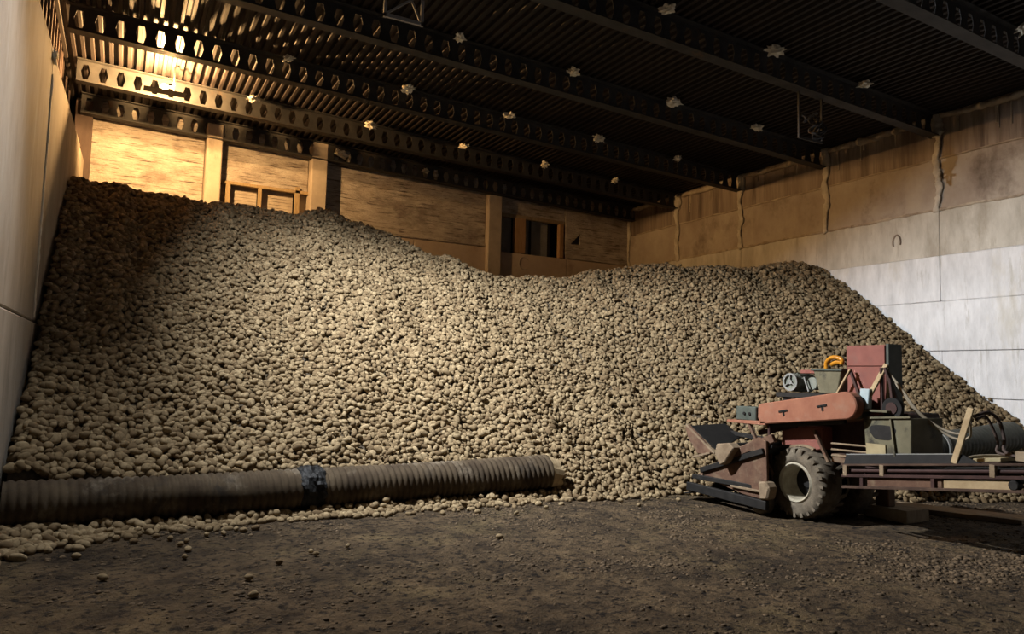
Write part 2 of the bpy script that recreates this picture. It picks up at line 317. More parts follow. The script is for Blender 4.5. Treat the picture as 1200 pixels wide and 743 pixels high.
# ------------------------------------------------------------------ roof: ribbed deck sheets and castellated beams
ce = empty('ceiling', (6, 7, 7), 'dark ribbed steel roof deck', 'ceiling', kind='structure')
PIT = .145; NR = 8; SW = PIT*NR
prof = []
for k in range(NR):
    x = k*PIT; prof += [(x, 0), (x+.05, 0), (x+.068, .05), (x+.127, .05)]
prof.append((SW, 0))
def deck_mesh(L):
    b = MB(); n = len(prof)
    for dz in (0, .006):
        for y in (0, L): b.V += [(x, y, z - .035*x + dz) for x, z in prof]
    b.F = [(i, i+1, n+i+1, n+i) for i in range(n-1)] + [(2*n+i, 3*n+i, 3*n+i+1, 2*n+i+1) for i in range(n-1)]
    return b.mesh('deck_sheet', 'deck')
rows = [(-3.6, .7), (.7, 5.5), (5.5, 10.4), (10.4, 15.1), (15.1, 17.75)]
for a, b in rows:
    dm = deck_mesh(b-a)
    for k in range(13):
        o = link('deck_sheet', dm, ce); x = XL-.45 + k*SW; o.location = (x, a, zdeck(x) + (.004 if k % 2 else 0))
def beam_mesh():
    P = .285; x0, x1 = XL-.1, XR+.1; n = int((x1-x0)/P); web = MB()
    for t in (-.005, .005):
        for k in range(n):
            a = x0 + k*P; c = a + P/2; T = lambda x, z: (x, t, zbeam(x) + z)
            h = [(c-.04,.345), (c+.04,.345), (c+.075,.21), (c+.04,.075), (c-.04,.075), (c-.075,.21)]
            o = [(a,BD),(a+P,BD),(a+P,.21),(a+P,0),(a,0),(a,.21)]
            web.add([T(*p) for p in h] + [T(*p) for p in o], [(0,1,7,6),(1,2,8,7),(2,3,9,8),(3,4,10,9),(4,5,11,10),(5,0,6,11)])
    for k in range(n):                                       # cut edges of the openings
        c = x0 + k*P + P/2; h = [(c-.04,.345), (c+.04,.345), (c+.075,.21), (c+.04,.075), (c-.04,.075), (c-.075,.21)]
        web.add([(x, -.005, zbeam(x)+z) for x, z in h] + [(x, .005, zbeam(x)+z) for x, z in h], [(i, (i+1) % 6, 6+(i+1) % 6, 6+i) for i in range(6)])
    lo = MB().bar((x0, 0, zbeam(x0)+.008), (x1, 0, zbeam(x1)+.008), .2, .016); hi = MB().bar((x0, 0, zdeck(x0)-.008), (x1, 0, zdeck(x1)-.008), .2, .016)
    return web.mesh('web', 'steel'), lo.mesh('bottom_flange', 'steel'), hi.mesh('top_flange', 'steel')
bmesh_ = beam_mesh()
names = ['outermost from the end wall', 'with a lattice hanger below it near the right wall', 'beside the white floodlight', 'next in front of the sodium lamp', 'just behind the sodium lamp and lit orange', 'tight against the end wall']
for y, nm in zip(BEAMS, names):
    e = empty('castellated_beam', (0, y, 0), 'dark steel roof beam with hexagonal openings, ' + nm, 'beam', 'castellated roof beams')
    for nme, me in zip(('web', 'bottom_flange', 'top_flange'), bmesh_):
        o = link(nme, me); o.parent = e

# tufts of foam where hangers pierce the deck
def tuft_mesh(seed):
    r = random.Random(seed); bm = bmesh.new(); bmesh.ops.create_icosphere(bm, subdivisions=3, radius=.1)
    for v in bm.verts:
        d = v.co.normalized(); v.co *= .75 + .9*max(0, noise.noise(d*2.3+Vector((seed*7.3,0,0))))+ .35*noise.noise(d*6+Vector((0,seed*3.1,0)))
        v.co.x *= 1.35; v.co.z *= .8
    me = bpy.data.meshes.new('foam_tuft'); bm.to_mesh(me); bm.free()
    b = MB(); b.V = [v.co[:] for v in me.vertices]; b.F = [tuple(p.vertices) for p in me.polygons]
    for k in range(4):
        a = r.uniform(0, 6.28); l = r.uniform(.10, .17); d = Vector((math.cos(a), math.sin(a), r.uniform(-.35, .15)))
        b.cyl(d*.03, d*l, .028, 6, .006)
    return b.mesh('foam_tuft', 'foam')
tms = [tuft_mesh(i) for i in range(5)]
tuft = [(15.1, (2.03, 4.44, 6.62, 8.77, 10.89)), (12.8, (2.25, 4.42, 6.58, 8.75, 10.94)), (10.4, (4.4, 6.54, 8.73, 10.89)), (7.95, (6.49, 8.66, 10.78)), (5.5, (8.92, 10.88)), (17.0, (4.35, 6.52))]
k = 0
for y, xs_ in tuft:
    for x in xs_:
        o = link('foam_tuft', tms[k % 5]); k += 1; o.location = (x, y-(.27 if y < 16 else .10), zdeck(x)-.10 if y < 16 else zdeck(x)-.2); o.rotation_euler = (random.uniform(-.3,.3), random.uniform(-.3,.3), random.uniform(0, 6.28))
        s = random.uniform(.8, 1.15); o.scale = (s, s, s)
        lab = {15.1: 'pale ragged foam tuft on the roof deck by the beam behind the sodium lamp', 12.8: 'pale ragged foam tuft on the deck by the beam before the sodium lamp',
               10.4: 'pale ragged foam tuft on the roof deck by the beam beside the floodlight', 7.95: 'pale ragged foam tuft on the roof deck by the beam with the lattice hanger',
               5.5: 'pale ragged foam tuft on the roof deck by the outermost beam', 17.0: 'pale ragged foam tuft caught on the beam against the end wall'}[y]
        tag(o, lab, 'foam', 'foam tufts on the roof deck')
# lattice hangers
h = empty('lattice_hanger', (3.08, 9.0, 6.37), 'grey angle iron hanger frame with diagonal braces below the roof', 'hanger')
for x in (2.82, 3.34): MB().bar((x, 9.0, 6.34), (x, 9.0, zdeck(x)), .04, .04, (0,1,0)).build('upright', 'hanger', h)
MB().bar((2.80, 9.0, 6.37), (3.36, 9.0, 6.37), .04, .05).build('bottom_bar', 'hanger', h)
MB().bar((2.83, 9.012, 6.39), (3.33, 9.012, 6.80), .02, .028).build('brace', 'hanger', h); MB().bar((3.34, 9.025, 6.39), (3.06, 9.025, 6.95), .02, .028).build('brace', 'hanger', h)
h = empty('lattice_hanger', (9.82, 8.0, 5.64), 'dark steel hanger frame holding a tangle of old cable under a roof beam', 'hanger')
for x in (9.55, 10.1): MB().bar((x, 8.0, 5.64), (x, 8.0, zbeam(x)+.01), .03, .03, (0,1,0)).build('upright', 'steel', h)
MB().bar((9.54, 8.0, 5.65), (10.11, 8.0, 5.65), .03, .04).build('bottom_bar', 'steel', h)
b = MB(); rr = random.Random(5)
for k in range(9):
    c = Vector((rr.uniform(9.6, 10.05), 8.0+rr.uniform(-.04,.04), rr.uniform(5.74, 6.02))); a = rr.uniform(.05, .1); t0 = rr.uniform(0, 6)
    b.tube([c + Vector((a*math.cos(t0+t), .05*math.sin(2*t), a*1.1*math.sin(t0+t))) for t in np.linspace(0, 5.6, 18)], .018, 6)
b.build('cable_tangle', 'steel', h, smooth=True)

# ------------------------------------------------------------------ lamps
def spot(loc, az, el, watts, cone, blend, color, parent, r=.12):
    ld = bpy.data.lights.new('flood_or_fill', 'SPOT'); ld.energy = watts; ld.spot_size = math.radians(cone); ld.spot_blend = blend; ld.color = color; ld.shadow_soft_size = r
    o = bpy.data.objects.new('flood_or_fill', ld); col.objects.link(o); d = Vector((math.cos(math.radians(az))*math.cos(math.radians(el)), math.sin(math.radians(az))*math.cos(math.radians(el)), math.sin(math.radians(el))))
    o.rotation_euler = d.to_track_quat('-Z', 'Y').to_euler(); o.location = loc
    return o, d
fe = empty('floodlight', FLOOD_POS, 'white floodlight with an added fill head and added cut-off plate, hung below the roof on a steel stem', 'lamp')
for k, (az, el, wt, cone, bl) in enumerate(FLOOD_AND_FILL):  # the second one is an added fill for the foreground
    hp_ = FLOOD_POS + Vector((0, -.3*k, -.02*k)); so, fd = spot(hp_, az, el, wt, cone, bl, (.93, .96, 1), fe, .06)
    so.location = hp_ + fd*.03; so.parent = fe; so.matrix_parent_inverse = fe.matrix_basis.inverted()
    sx = fd.orthogonal().normalized(); sy = fd.cross(sx)
    hd = MB().hexa([hp_ + fd*a + sx*(.1 if i in (1,2) else -.1)*(1 if a > -.1 else .7) + sy*(.1 if i > 1 else -.1)*(1 if a > -.1 else .7) for a in (-.14, 0) for i in range(4)]).build('flood_or_fill_head', 'hanger', fe, bev=.01)
    MB().hexa([hp_ + fd*a + sx*(.08 if i in (1,2) else -.08) + sy*(.08 if i > 1 else -.08) for a in (0, .012) for i in range(4)]).build('lens', 'led', hd)
hx = Vector((1,0,0)) - CUTOFF_N*CUTOFF_N.x; hx.normalize(); hy = CUTOFF_N.cross(hx); hc_ = FLOOD_POS + CUTOFF_N*.055
MB().hexa([hc_ + hx*(a*.5) + hy*(b_*.42) + CUTOFF_N*c for c in (0, .01) for a, b_ in ((-.5,-1),(1,-1),(1,1),(-.5,1))]).build('cutoff_plate', 'steel', fe)  # added plate out of view, cuts off the flood's light above its plane
MB().bar(FLOOD_POS + CUTOFF_N*.1, (FLOOD_POS.x, FLOOD_POS.y, zdeck(FLOOD_POS.x)), .03, .03, (0,1,0)).build('stem', 'steel', fe)
se = empty('sodium_lamp', SODIUM_POS, 'glowing orange sodium lamp on the roof beam before the end wall', 'lamp')
b = MB(); b.ring([(0,.001)] + [(.065*(1-math.cos(t)), .05*math.sin(t)) for t in np.linspace(.3, 2.84, 8)] + [(.13,.001)], SODIUM_POS - Vector((.065,0,0)), 16); b.build('bulb', 'sodium', se, smooth=True)
MB().cyl(SODIUM_POS + Vector((.065,0,0)), SODIUM_POS + Vector((.17,0,0)), .03, 12).build('lampholder', 'black', se)
MB().bar(SODIUM_POS + Vector((.15,0,.02)), (SODIUM_POS.x+.15, SODIUM_POS.y, zdeck(SODIUM_POS.x)), .03, .03, (0,1,0)).build('stem', 'steel', se)
MB().hexa([SODIUM_POS + Vector(v) for v in ((-.34,-.26,-.145),(.36,-.26,-.145),(.36,.06,-.13),(-.34,.06,-.13),(-.34,-.26,-.14),(.36,-.26,-.14),(.36,.06,-.125),(-.34,.06,-.125))]).build('spill_blocker', 'steel', se)  # added plate, blocks the orange light from the front of the heap
MB().bar(SODIUM_POS + Vector((.15,0,.02)), SODIUM_POS + Vector((.15,0,-.13)), .03, .03, (0,1,0)).build('spill_blocker_bracket', 'steel', se)
pl = bpy.data.lights.new('sodium_light', 'POINT'); pl.energy = SODIUM_W; pl.color = (1, .56, .21); pl.shadow_soft_size = .07
po = bpy.data.objects.new('sodium_light', pl); col.objects.link(po); po.parent = se; po.location = (0, -.02, 0)

# ------------------------------------------------------------------ ventilation ducts
def duct(name, pts, R, pitch, m, label, squash=.96, amp=.012, n=36, bury=None):
    P = spline(pts, 40); L = [0]
    for a, c in zip(P[:-1], P[1:]): L.append(L[-1] + (c-a).length)
    tot = L[-1]; k = int(tot/pitch*7); Q = []
    for i in range(k+1):
        s = tot*i/k; j = min(np.searchsorted(L, s), len(P)-1); j = max(j, 1); t = (s-L[j-1])/(L[j]-L[j-1]+1e-9); Q.append(P[j-1].lerp(P[j], t))
    b = MB(); vs = []
    for i, p in enumerate(Q):
        d = (Q[min(i+1,k)] - Q[max(i-1,0)]).normalized(); x = d.cross(Vector((0,0,1))).normalized(); y = x.cross(d); s = tot*i/k
        for j in range(n):
            th = 2*math.pi*j/n; ph = s/pitch*2*math.pi + th
            w_ = noise.noise(Vector((s*1.3, math.cos(th), math.sin(th))))*.014
            r = R + amp*(abs(math.cos(ph/2))*2-1) + w_
            vs.append(p + x*r*math.cos(th) + y*r*squash*math.sin(th))
    b.add(vs, [(i*n+j, i*n+(j+1) % n, (i+1)*n+(j+1) % n, (i+1)*n+j) for i in range(k) for j in range(n)])
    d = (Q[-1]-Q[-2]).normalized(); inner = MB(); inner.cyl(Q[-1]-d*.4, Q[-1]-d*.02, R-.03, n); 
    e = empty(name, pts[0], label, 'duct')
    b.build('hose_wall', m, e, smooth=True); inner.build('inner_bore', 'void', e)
    return e, Q
d1, Q1 = duct('ribbed_duct', [(-.90, 8.365, .31), (.5, 8.5, .285), (1.98, 8.62, .285)], .235, .082, 'duct', 'dusty ribbed ventilation duct section running from the left wall to the black plastic joint')
d2, Q2 = duct('ribbed_duct', [(1.96, 8.62, .285), (3.6, 8.65, .30), (5.22, 8.62, .345)], .235, .074, 'duct', 'dusty ribbed ventilation duct section with an open end lying against the potato heap')
d3, Q3 = duct('ribbed_duct', [(9.6, 6.75, .66), (11.0, 6.55, .76), (12.3, 6.33, .90)], .235, .075, 'duct_far', 'olive grey ribbed duct lying on the potatoes behind the loader', amp=.0025)
MB().ring([(0,.245),(.05,.245),(.05,.262),(0,.262)], Q3[int(len(Q3)*.42)], 30, (Q3[60]-Q3[40]).normalized()).build('clamp_band', 'lgrey', d3)
# ragged flap at the open end of the middle section
fl = MB(); c = Q2[-1]; n = 9
arc = [math.radians(a) for a in np.linspace(-48, 86, n)]
fl.V = [tuple(c + Vector((0, -.24*math.cos(a), .235*math.sin(a)))) for a in arc] + [tuple(c + Vector((.15+.03*math.sin(i*2.1), -.215*math.cos(a)-.02, .20*math.sin(a)-.03))) for i, a in enumerate(arc)]
fl.V += [(x+.0, y+.012, z-.008) for x, y, z in fl.V]
m2 = 2*n
fl.F = [(i, i+1, n+i+1, n+i) for i in range(n-1)] + [(m2+i, m2+n+i, m2+n+i+1, m2+i+1) for i in range(n-1)] + [(n+i, n+i+1, m2+n+i+1, m2+n+i) for i in range(n-1)] + [(0,n,m2+n,m2),(n-1,m2+n-1,m2+2*n-1,2*n-1)]
o = fl.build('end_flap', 'wood', d2); o['label'] = 'pale ragged flap at the open end'
# crumpled black plastic tied round the joint
b = MB(); n, k = 40, 14; vs = []
for i in range(k):
    s = (i/(k-1)-.5)*.30
    for j in range(n):
        th = 2*math.pi*j/n; v = Vector((s*9, math.cos(th)*2.2, math.sin(th)*2.2))
        r = .262 + .03*noise.noise(v) + .022*noise.noise(v*2.7) - .02*(abs(s)/.15)**3 + .02*abs(noise.noise(v*5))
        vs.append((2.02 + s + .03*noise.noise(v*1.3+Vector((3,0,0))), 8.62 + r*math.cos(th), .285 + r*.96*math.sin(th)))
b.add(vs, [(i*n+j, i*n+(j+1) % n, (i+1)*n+(j+1) % n, (i+1)*n+j) for i in range(k-1) for j in range(n)])
b.cyl((1.88, 8.62, .285), (2.16, 8.62, .285), .245, 30)
tag(b.build('plastic_wrap', 'poly'), 'crumpled black plastic sheet wrapped round the joint of the duct', 'plastic sheet')

# ------------------------------------------------------------------ potato heap
CR = [(-1.2,13.6,4.71),(-0.97,13.63,4.71),(-0.55,13.81,4.77),(-0.04,13.79,4.63),(0.63,13.94,4.61),(1.35,14.22,4.69),(2.15,14.54,4.81),(2.94,14.44,4.73),(3.4,14.65,4.88),(3.97,14.45,4.72),(4.48,14.36,4.65),(4.89,13.91,4.3),(5.32,13.56,4.05),(5.8,13.38,3.94),(6.22,13.05,3.71),(6.93,12.91,3.64),(7.76,12.61,3.64),(8.57,12.25,3.83),(9.22,11.95,4.04),(9.67,11.69,4.14),(10.01,11.29,4.05),(10.88,10.98,4.08),(11.82,10.71,4.15),(12.77,10.53,4.22),(13.33,10.54,4.27)]
CX, CY, CZ = (np.array(a) for a in zip(*CR))
XT = [-0.9,.5,2,5,7.2,8,9,10,12.4,13.2]; TE = [7.75,8.0,8.2,8.25,8.1,7.75,7.15,6.5,5.5,5.25]; SS = [.8,.78,.76,.76,.76,.76,.77,.78,.8,.8]
FX = [-0.9,-.44,.03,.5,.85,1.68,2.4,3.24,4.16,5.17,5.8]; FT = [7.42,7.75,7.93,8.16,8.2,8.26,8.22,8.24,8.25,8.25,8.22]   # toe of the spill before the duct
def pipe_y(x): return np.interp(x, [-.98,.5,1.98,3.6,5.22], [8.36,8.5,8.62,8.65,8.62])
def crest_y(x): return np.interp(x, CX, CY)
def heap(x, y):
    T, s = np.interp(x, XT, TE) + .06*np.sin(x*5.3)*np.sin(x*2.1+1) + .04*np.sin(x*11.7), np.interp(x, XT, SS); yc, zc = crest_y(x), np.interp(x, CX, CZ)
    a = s*(y-T); b = zc + .055 - .16*(y-yc); k = .08
    z = -k*np.logaddexp(-a/k, -b/k)
    bump = .05*np.sin(x*1.9+y*.7)*np.sin(y*1.3-x*.6) + .03*np.sin(x*4.1-y*2.2) + .02*np.sin(x*7.3+1.1*y)*np.sin(y*5.1)
    z = z + bump*smoothstep(.2, .9, z)
    f = np.interp(x, FX, FT) + .05*np.sin(x*6.1+.5)*np.sin(x*2.7) + .035*np.sin(x*14.3); py = pipe_y(x)
    zf = .17*np.clip((y-f)/np.maximum(py-f, .1), 0, 1)**.8
    front = (x < 5.3) & (y < py + .12)
    z = np.where(front, np.where(y > f, zf, -.2), np.where((x < 5.8) & (y > f), np.maximum(z, .05), z))
    return z
def grad(x, y, e=.03): return (heap(x+e, y)-heap(x-e, y))/(2*e), (heap(x, y+e)-heap(x, y-e))/(2*e)
gx = np.linspace(XL+.02, XR-.02, 120); gy = np.linspace(5.0, 16.9, 130)
hb = MB(); X, Y = np.meshgrid(gx, gy); Z = heap(X, Y) - .085
hb.V = [tuple(v) for v in np.stack([X.ravel(), Y.ravel(), np.maximum(Z, -.12).ravel()], 1)]
hb.F = [(j*120+i, j*120+i+1, (j+1)*120+i+1, (j+1)*120+i) for j in range(129) for i in range(119)]
DUCTS = [np.array([tuple(p) for p in Q[::8]]) for Q in (Q1, Q2, Q3)]
def clear_of_ducts(P, lim=.265):
    ok = np.ones(len(P), bool)
    for D in DUCTS:
        for q in D: ok &= ((P-q)**2).sum(1) > lim*lim
        e = D[-1] + (D[-1]-D[-2])/np.linalg.norm(D[-1]-D[-2])*.12; ok &= ((P-e)**2).sum(1) > .14**2
    return ok
pts = []
for layer in range(2):
    d = .072; yy = np.arange(5.05, 15.6, d*.866*.80); L_ = []
    for j, y in enumerate(yy):
        x = np.arange(XL+.03, XR-.03, d) + (d/2 if j % 2 else 0); L_.append(np.stack([x, np.full_like(x, y)], 1))
    G = np.concatenate(L_) + rng.normal(0, .018, (sum(map(len, L_)), 2)) + (0 if layer == 0 else .034)
    G = G[(G[:,0] > XL+.03) & (G[:,0] < XR-.04) & (G[:,1] < crest_y(G[:,0]) + .7)]
    z = heap(G[:,0], G[:,1]); G, z = G[z > .012], z[z > .012]
    ax, ay = grad(G[:,0], G[:,1]); ax, ay = np.clip(ax, -1.2, 1.2), np.clip(ay, -1.2, 1.2)
    nrm = np.stack([-ax, -ay, np.ones_like(ax)], 1); nrm /= np.linalg.norm(nrm, axis=1)[:, None]
    P = np.stack([G[:,0], G[:,1], z], 1) + nrm*(rng.normal(0, .018, len(z)) - (.010 if layer == 0 else .056))[:, None]
    P[:,2] = np.maximum(P[:,2], .026)
    keep = clear_of_ducts(P); P, nrm = P[keep], nrm[keep]
    pts.append((P, nrm, np.full(len(P), layer)))
P = np.concatenate([p[0] for p in pts]); NRM = np.concatenate([p[1] for p in pts]); LAY = np.concatenate([p[2] for p in pts])
# a few that rolled a little way off the toe
xr_ = rng.uniform(XL+.1, 6.9, 170); toe_ = np.where(xr_ < 5.4, np.interp(xr_, FX, FT), np.interp(xr_, XT, TE)); yr_ = toe_ - rng.exponential(.09, 170) + .02
P = np.concatenate([P, np.stack([xr_, yr_, np.full(170, .024)], 1)]); NRM = np.concatenate([NRM, np.tile([0, 0, 1.], (170, 1))]); LAY = np.concatenate([LAY, np.zeros(170)])
# keep potatoes out of the loader's wheels and scoop
inm = (P[:,0] > 6.9) & (P[:,0] < 8.45) & (P[:,1] < 7.75) & (P[:,1] > 4.0); P, NRM, LAY = P[~inm], NRM[~inm], LAY[~inm]
NP = len(P); SC = np.clip(rng.normal(1, .18, NP), .6, 1.45)*np.interp(np.hypot(P[:,0]+.5, P[:,1]-8), [.6, 3.2], [1.22, 1])*np.where(rng.random(NP) < .03, 1.2, 1)
SC3 = np.stack([SC*rng.uniform(.92, 1.2, NP), SC*rng.uniform(.88, 1.08, NP), SC*rng.uniform(.9, 1.05, NP)], 1)
VAR = rng.integers(0, 8, NP); ROT = np.zeros((NP, 3)); yawr = rng.uniform(0, 2*math.pi, NP); tl = rng.normal(0, .22, (NP, 2))
for i in range(NP):
    nv = Vector(NRM[i]); q = nv.to_track_quat('Z', 'Y').to_matrix() @ Matrix.Rotation(yawr[i], 3, 'Z') @ Matrix.Rotation(tl[i,0], 3, 'X') @ Matrix.Rotation(tl[i,1], 3, 'Y')
    ROT[i] = q.to_euler()
# potato shapes
def potato_mesh(seed, sub=3):
    bm = bmesh.new(); bmesh.ops.create_icosphere(bm, subdivisions=sub, radius=1); r = random.Random(seed)
    a, b_, c = r.uniform(.037, .048), r.uniform(.028, .033), r.uniform(.026, .030); bend = r.uniform(-.14, .14); tap = r.uniform(-.14, .14)
    for v in bm.verts:
        d = v.co.copy(); k = 1 + .10*noise.noise(d*1.4+Vector((seed*5.7,0,0))) + .035*noise.noise(d*3.5+Vector((0,seed*2.3,0)))
        v.co = Vector((d.x*a*k, d.y*b_*k*(1+tap*d.x), d.z*c*k*(1+tap*d.x))); v.co.y += bend*a*(d.x*d.x-.4)
    me = bpy.data.meshes.new('potato'); bm.to_mesh(me); bm.free(); me.materials.append(MT['potato'])
    me.polygons.foreach_set('use_smooth', [True]*len(me.polygons)); return me
pmesh = [potato_mesh(s) for s in range(8)]
# the three hundred that show largest are things of their own
LOOSE = [(-0.01, 6.47), (0.6, 6.97), (0.65, 7.28), (0.66, 7.56), (0.6, 7.47), (0.85, 7.75), (1.01, 7.77), (1.14, 7.88), (1.33, 7.89), (1.29, 6.43), (1.62, 6.71), (1.64, 6.6), (1.88, 8.14), (0.99, 6.06), (0.95, 5.59), (1.98, 6.8), (3.48, 6.61), (6.05, 7.63), (4.75, 7.8), (4.18, 8.02), (0.41, 7.85), (0.53, 7.72), (-0.22, 7.31)]
loose = [Vector((x, y, 0)) for x, y in LOOSE]
dep = np.sqrt(P[:,0]**2 + P[:,1]**2)
PY = pipe_y(P[:,0]); front = (P[:,0] < 5.4) & (P[:,1] < PY)
score = np.where(LAY > 0, -1, SC/dep)
quota_f = 190; order = np.argsort(-np.where(front, score, -1))[:quota_f]
rest = np.where(~front & (P[:,1] > PY) & (P[:,0] < 2.2), score, -1); order2 = np.argsort(-rest)[:300-quota_f-len(loose)]
single = np.zeros(NP, bool); single[order] = True; single[order2] = True
for i in np.nonzero(single)[0]:
    o = link('potato', pmesh[VAR[i]]); o.location = P[i]; o.rotation_euler = ROT[i]; o.scale = SC3[i]
    if front[i]: tag(o, 'tan potato in the low spill between the ribbed duct and the bare floor', 'potato', 'potatoes spilled in front of the duct')
    else: tag(o, 'tan potato at the heap foot just above the ribbed duct by the left wall', 'potato', 'potatoes just above the duct')
for k, p in enumerate(loose):
    o = link('potato', pmesh[k % 8]); o.location = (p.x, p.y, fnoise(p.x, p.y) + .028); o.rotation_euler = (random.uniform(-.2,.2), random.uniform(-.2,.2), random.uniform(0, 6.28))
    s = random.uniform(.7, 1.0); o.scale = (s, s, s)
    tag(o, 'loose potato lying by itself on the bare dirt floor', 'potato', 'loose potatoes on the floor')
# all the others: one heap of instances on points
hp = bpy.data.meshes.new('potato_heap'); R_ = ~single; hp.from_pydata([tuple(p) for p in P[R_]], [], [])
for nm, ty, arr in (('rot', 'FLOAT_VECTOR', ROT[R_]), ('scl', 'FLOAT_VECTOR', SC3[R_])):
    at = hp.attributes.new(nm, ty, 'POINT'); at.data.foreach_set('vector', arr.astype(np.float32).ravel())
at = hp.attributes.new('var', 'INT', 'POINT'); at.data.foreach_set('value', VAR[R_].astype(np.int32))
heap_o = link('potato_heap', hp); tag(heap_o, 'huge sloping heap of dusty tan potatoes filling the back of the store', 'potato heap', kind='stuff')
src = {}
for o in col.objects:
    if o.type == 'MESH' and o.data in pmesh: src.setdefault(pmesh.index(o.data), o)
ng = bpy.data.node_groups.new('heap_instances', 'GeometryNodeTree')
ng.interface.new_socket('Geometry', in_out='INPUT', socket_type='NodeSocketGeometry'); ng.interface.new_socket('Geometry', in_out='OUTPUT', socket_type='NodeSocketGeometry')
N, L = ng.nodes, ng.links; gi, go = N.new('NodeGroupInput'), N.new('NodeGroupOutput'); jn = N.new('GeometryNodeJoinGeometry')
for k in range(8):
    oi = N.new('GeometryNodeObjectInfo'); oi.inputs['Object'].default_value = src[k]; oi.inputs['As Instance'].default_value = False
    g2 = N.new('GeometryNodeGeometryToInstance'); L.new(oi.outputs['Geometry'], g2.inputs[0]); L.new(g2.outputs[0], jn.inputs[0])
ip = N.new('GeometryNodeInstanceOnPoints'); L.new(gi.outputs[0], ip.inputs['Points']); L.new(jn.outputs[0], ip.inputs['Instance']); ip.inputs['Pick Instance'].default_value = True
def attr(nm, ty):
    a = N.new('GeometryNodeInputNamedAttribute'); a.data_type = ty; a.inputs['Name'].default_value = nm; return a.outputs['Attribute']
L.new(attr('var', 'INT'), ip.inputs['Instance Index']); L.new(attr('scl', 'FLOAT_VECTOR'), ip.inputs['Scale'])
er = N.new('FunctionNodeEulerToRotation'); L.new(attr('rot', 'FLOAT_VECTOR'), er.inputs[0]); L.new(er.outputs[0], ip.inputs['Rotation'])
L.new(ip.outputs[0], go.inputs[0])
md = heap_o.modifiers.new('instances', 'NODES'); md.node_group = ng
hc = hb.build('heap_core', 'core', heap_o, smooth=True); hc['kind'] = 'stuff'
print('potatoes', NP)

# ------------------------------------------------------------------ potato loader (drives towards the heap, +Y is its front)
ld = empty('potato_loader', (7.75, 6.2, 0), 'old red-orange potato loader with scoop and rear conveyor at the foot of the heap', 'loader')
def part(name, mb, m, parent=ld, bev=.006, smooth=False): return mb.build(name, m, parent, bev=bev, smooth=smooth)
def wheel(x0, x1, y, z, R, outer=-1):
    wh = MB(); wd = x1-x0; c = Vector((x0, y, z)); r1 = R*.53
    prof_ = [(0.02, r1), (0, r1+.05), (0, R-.09), (.03, R-.03), (.07, R-.012), (wd-.07, R-.012), (wd-.03, R-.03), (wd, R-.09), (wd, r1+.05), (wd-.02, r1)]
    wh.ring(prof_, c, 44)
    ty = wh.build('tyre', 'tyre', ld, smooth=True)
    lg = MB()
    for k in range(24):
        for side in (0, 1):
            a0 = 2*math.pi*(k + .5*side)/24; xa, xb = (-.004, wd*.52) if side == 0 else (wd*.48, wd+.004)
            pt = lambda x, a, r: c + Vector((x, r*math.cos(a), r*math.sin(a)))
            da = .045; sk = .16 if side == 0 else -.16
            ra = R-.05
            lg.hexa([pt(xa,a0-da,ra-.03), pt(xb,a0+sk-da,R-.02), pt(xb,a0+sk+da,R-.02), pt(xa,a0+da,ra-.03), pt(xa,a0-da,ra+.022), pt(xb,a0+sk-da,R+.008), pt(xb,a0+sk+da,R+.008), pt(xa,a0+da,ra+.022)])
    lg.build('tread_lugs', 'tyre', ty)
    rm = MB(); rm.ring([(.015, r1+.012), (-.004, r1-.006), (.02, r1-.03), (wd*.8, r1-.045), (wd*.86, r1)], c, 36); MB().cyl(c+Vector((wd*.72,0,0)), c+Vector((wd*.78,0,0)), r1-.03, 30).build('wheel_disc', 'black', ty)  # disc blackened to stand for the shade inside the rim
    ro = rm.build('rim', 'rim', ty, smooth=False)
    hubm = MB().cyl(c+Vector((wd*.62,0,0)), c+Vector((wd*.9,0,0)), .07, 16)
    hubm.build('hub', 'black', ty)
    return ty
wheel(7.30, 7.67, 6.22, .435, .44); wheel(7.98, 8.28, 6.21, .41, .42)
part('axle', MB().cyl((7.6, 6.21, .42), (8.0, 6.21, .42), .05, 14), 'black', smooth=False)
# chassis and body
for x in (7.72, 8.2): part('chassis_beam', MB().bar((x, 6.75, .62), (x, 4.6, .66), .07, .12), 'maroon')
part('cross_beam', MB().bar((7.66, 5.55, .62), (8.28, 5.55, .62), .07, .1), 'maroon'); part('cross_beam', MB().bar((7.66, 6.6, .62), (8.28, 6.6, .62), .07, .1), 'maroon')
part('body_shell', MB().prism([(6.58,.78),(6.58,1.12),(6.3,1.34),(5.0,1.34),(4.95,.74),(5.9,.74)], 7.66, 8.26), 'maroon', bev=.015)
part('side_panel', MB().prism([(6.55,.80),(6.55,1.10),(5.95,1.13),(5.95,.86),(6.1,.82)], 7.46, 7.66), 'red', bev=.01)
fn = [(6.21+.47*math.cos(a), .425+.47*math.sin(a)) for a in np.linspace(1.05, 1.95, 9)] + [(6.21+.445*math.cos(a), .425+.445*math.sin(a)) for a in np.linspace(1.95, 1.05, 9)]
part('mudguard', MB().prism(fn, 7.42, 7.70), 'dusty', bev=0)
part('strut', MB().bar((7.42, 6.02, 1.08), (7.42, 5.82, .72), .035, .05, (1,0,0)), 'rust')
for k, z in enumerate((.80, .87, .94)): part('control_rod', MB().cyl((7.5, 5.85, z), (7.5, 5.3, z+.01), .014, 8), 'dusty', smooth=False)
part('valve_block', MB().box(7.5, 7.62, 5.6, 5.85, .72, .82), 'rust')
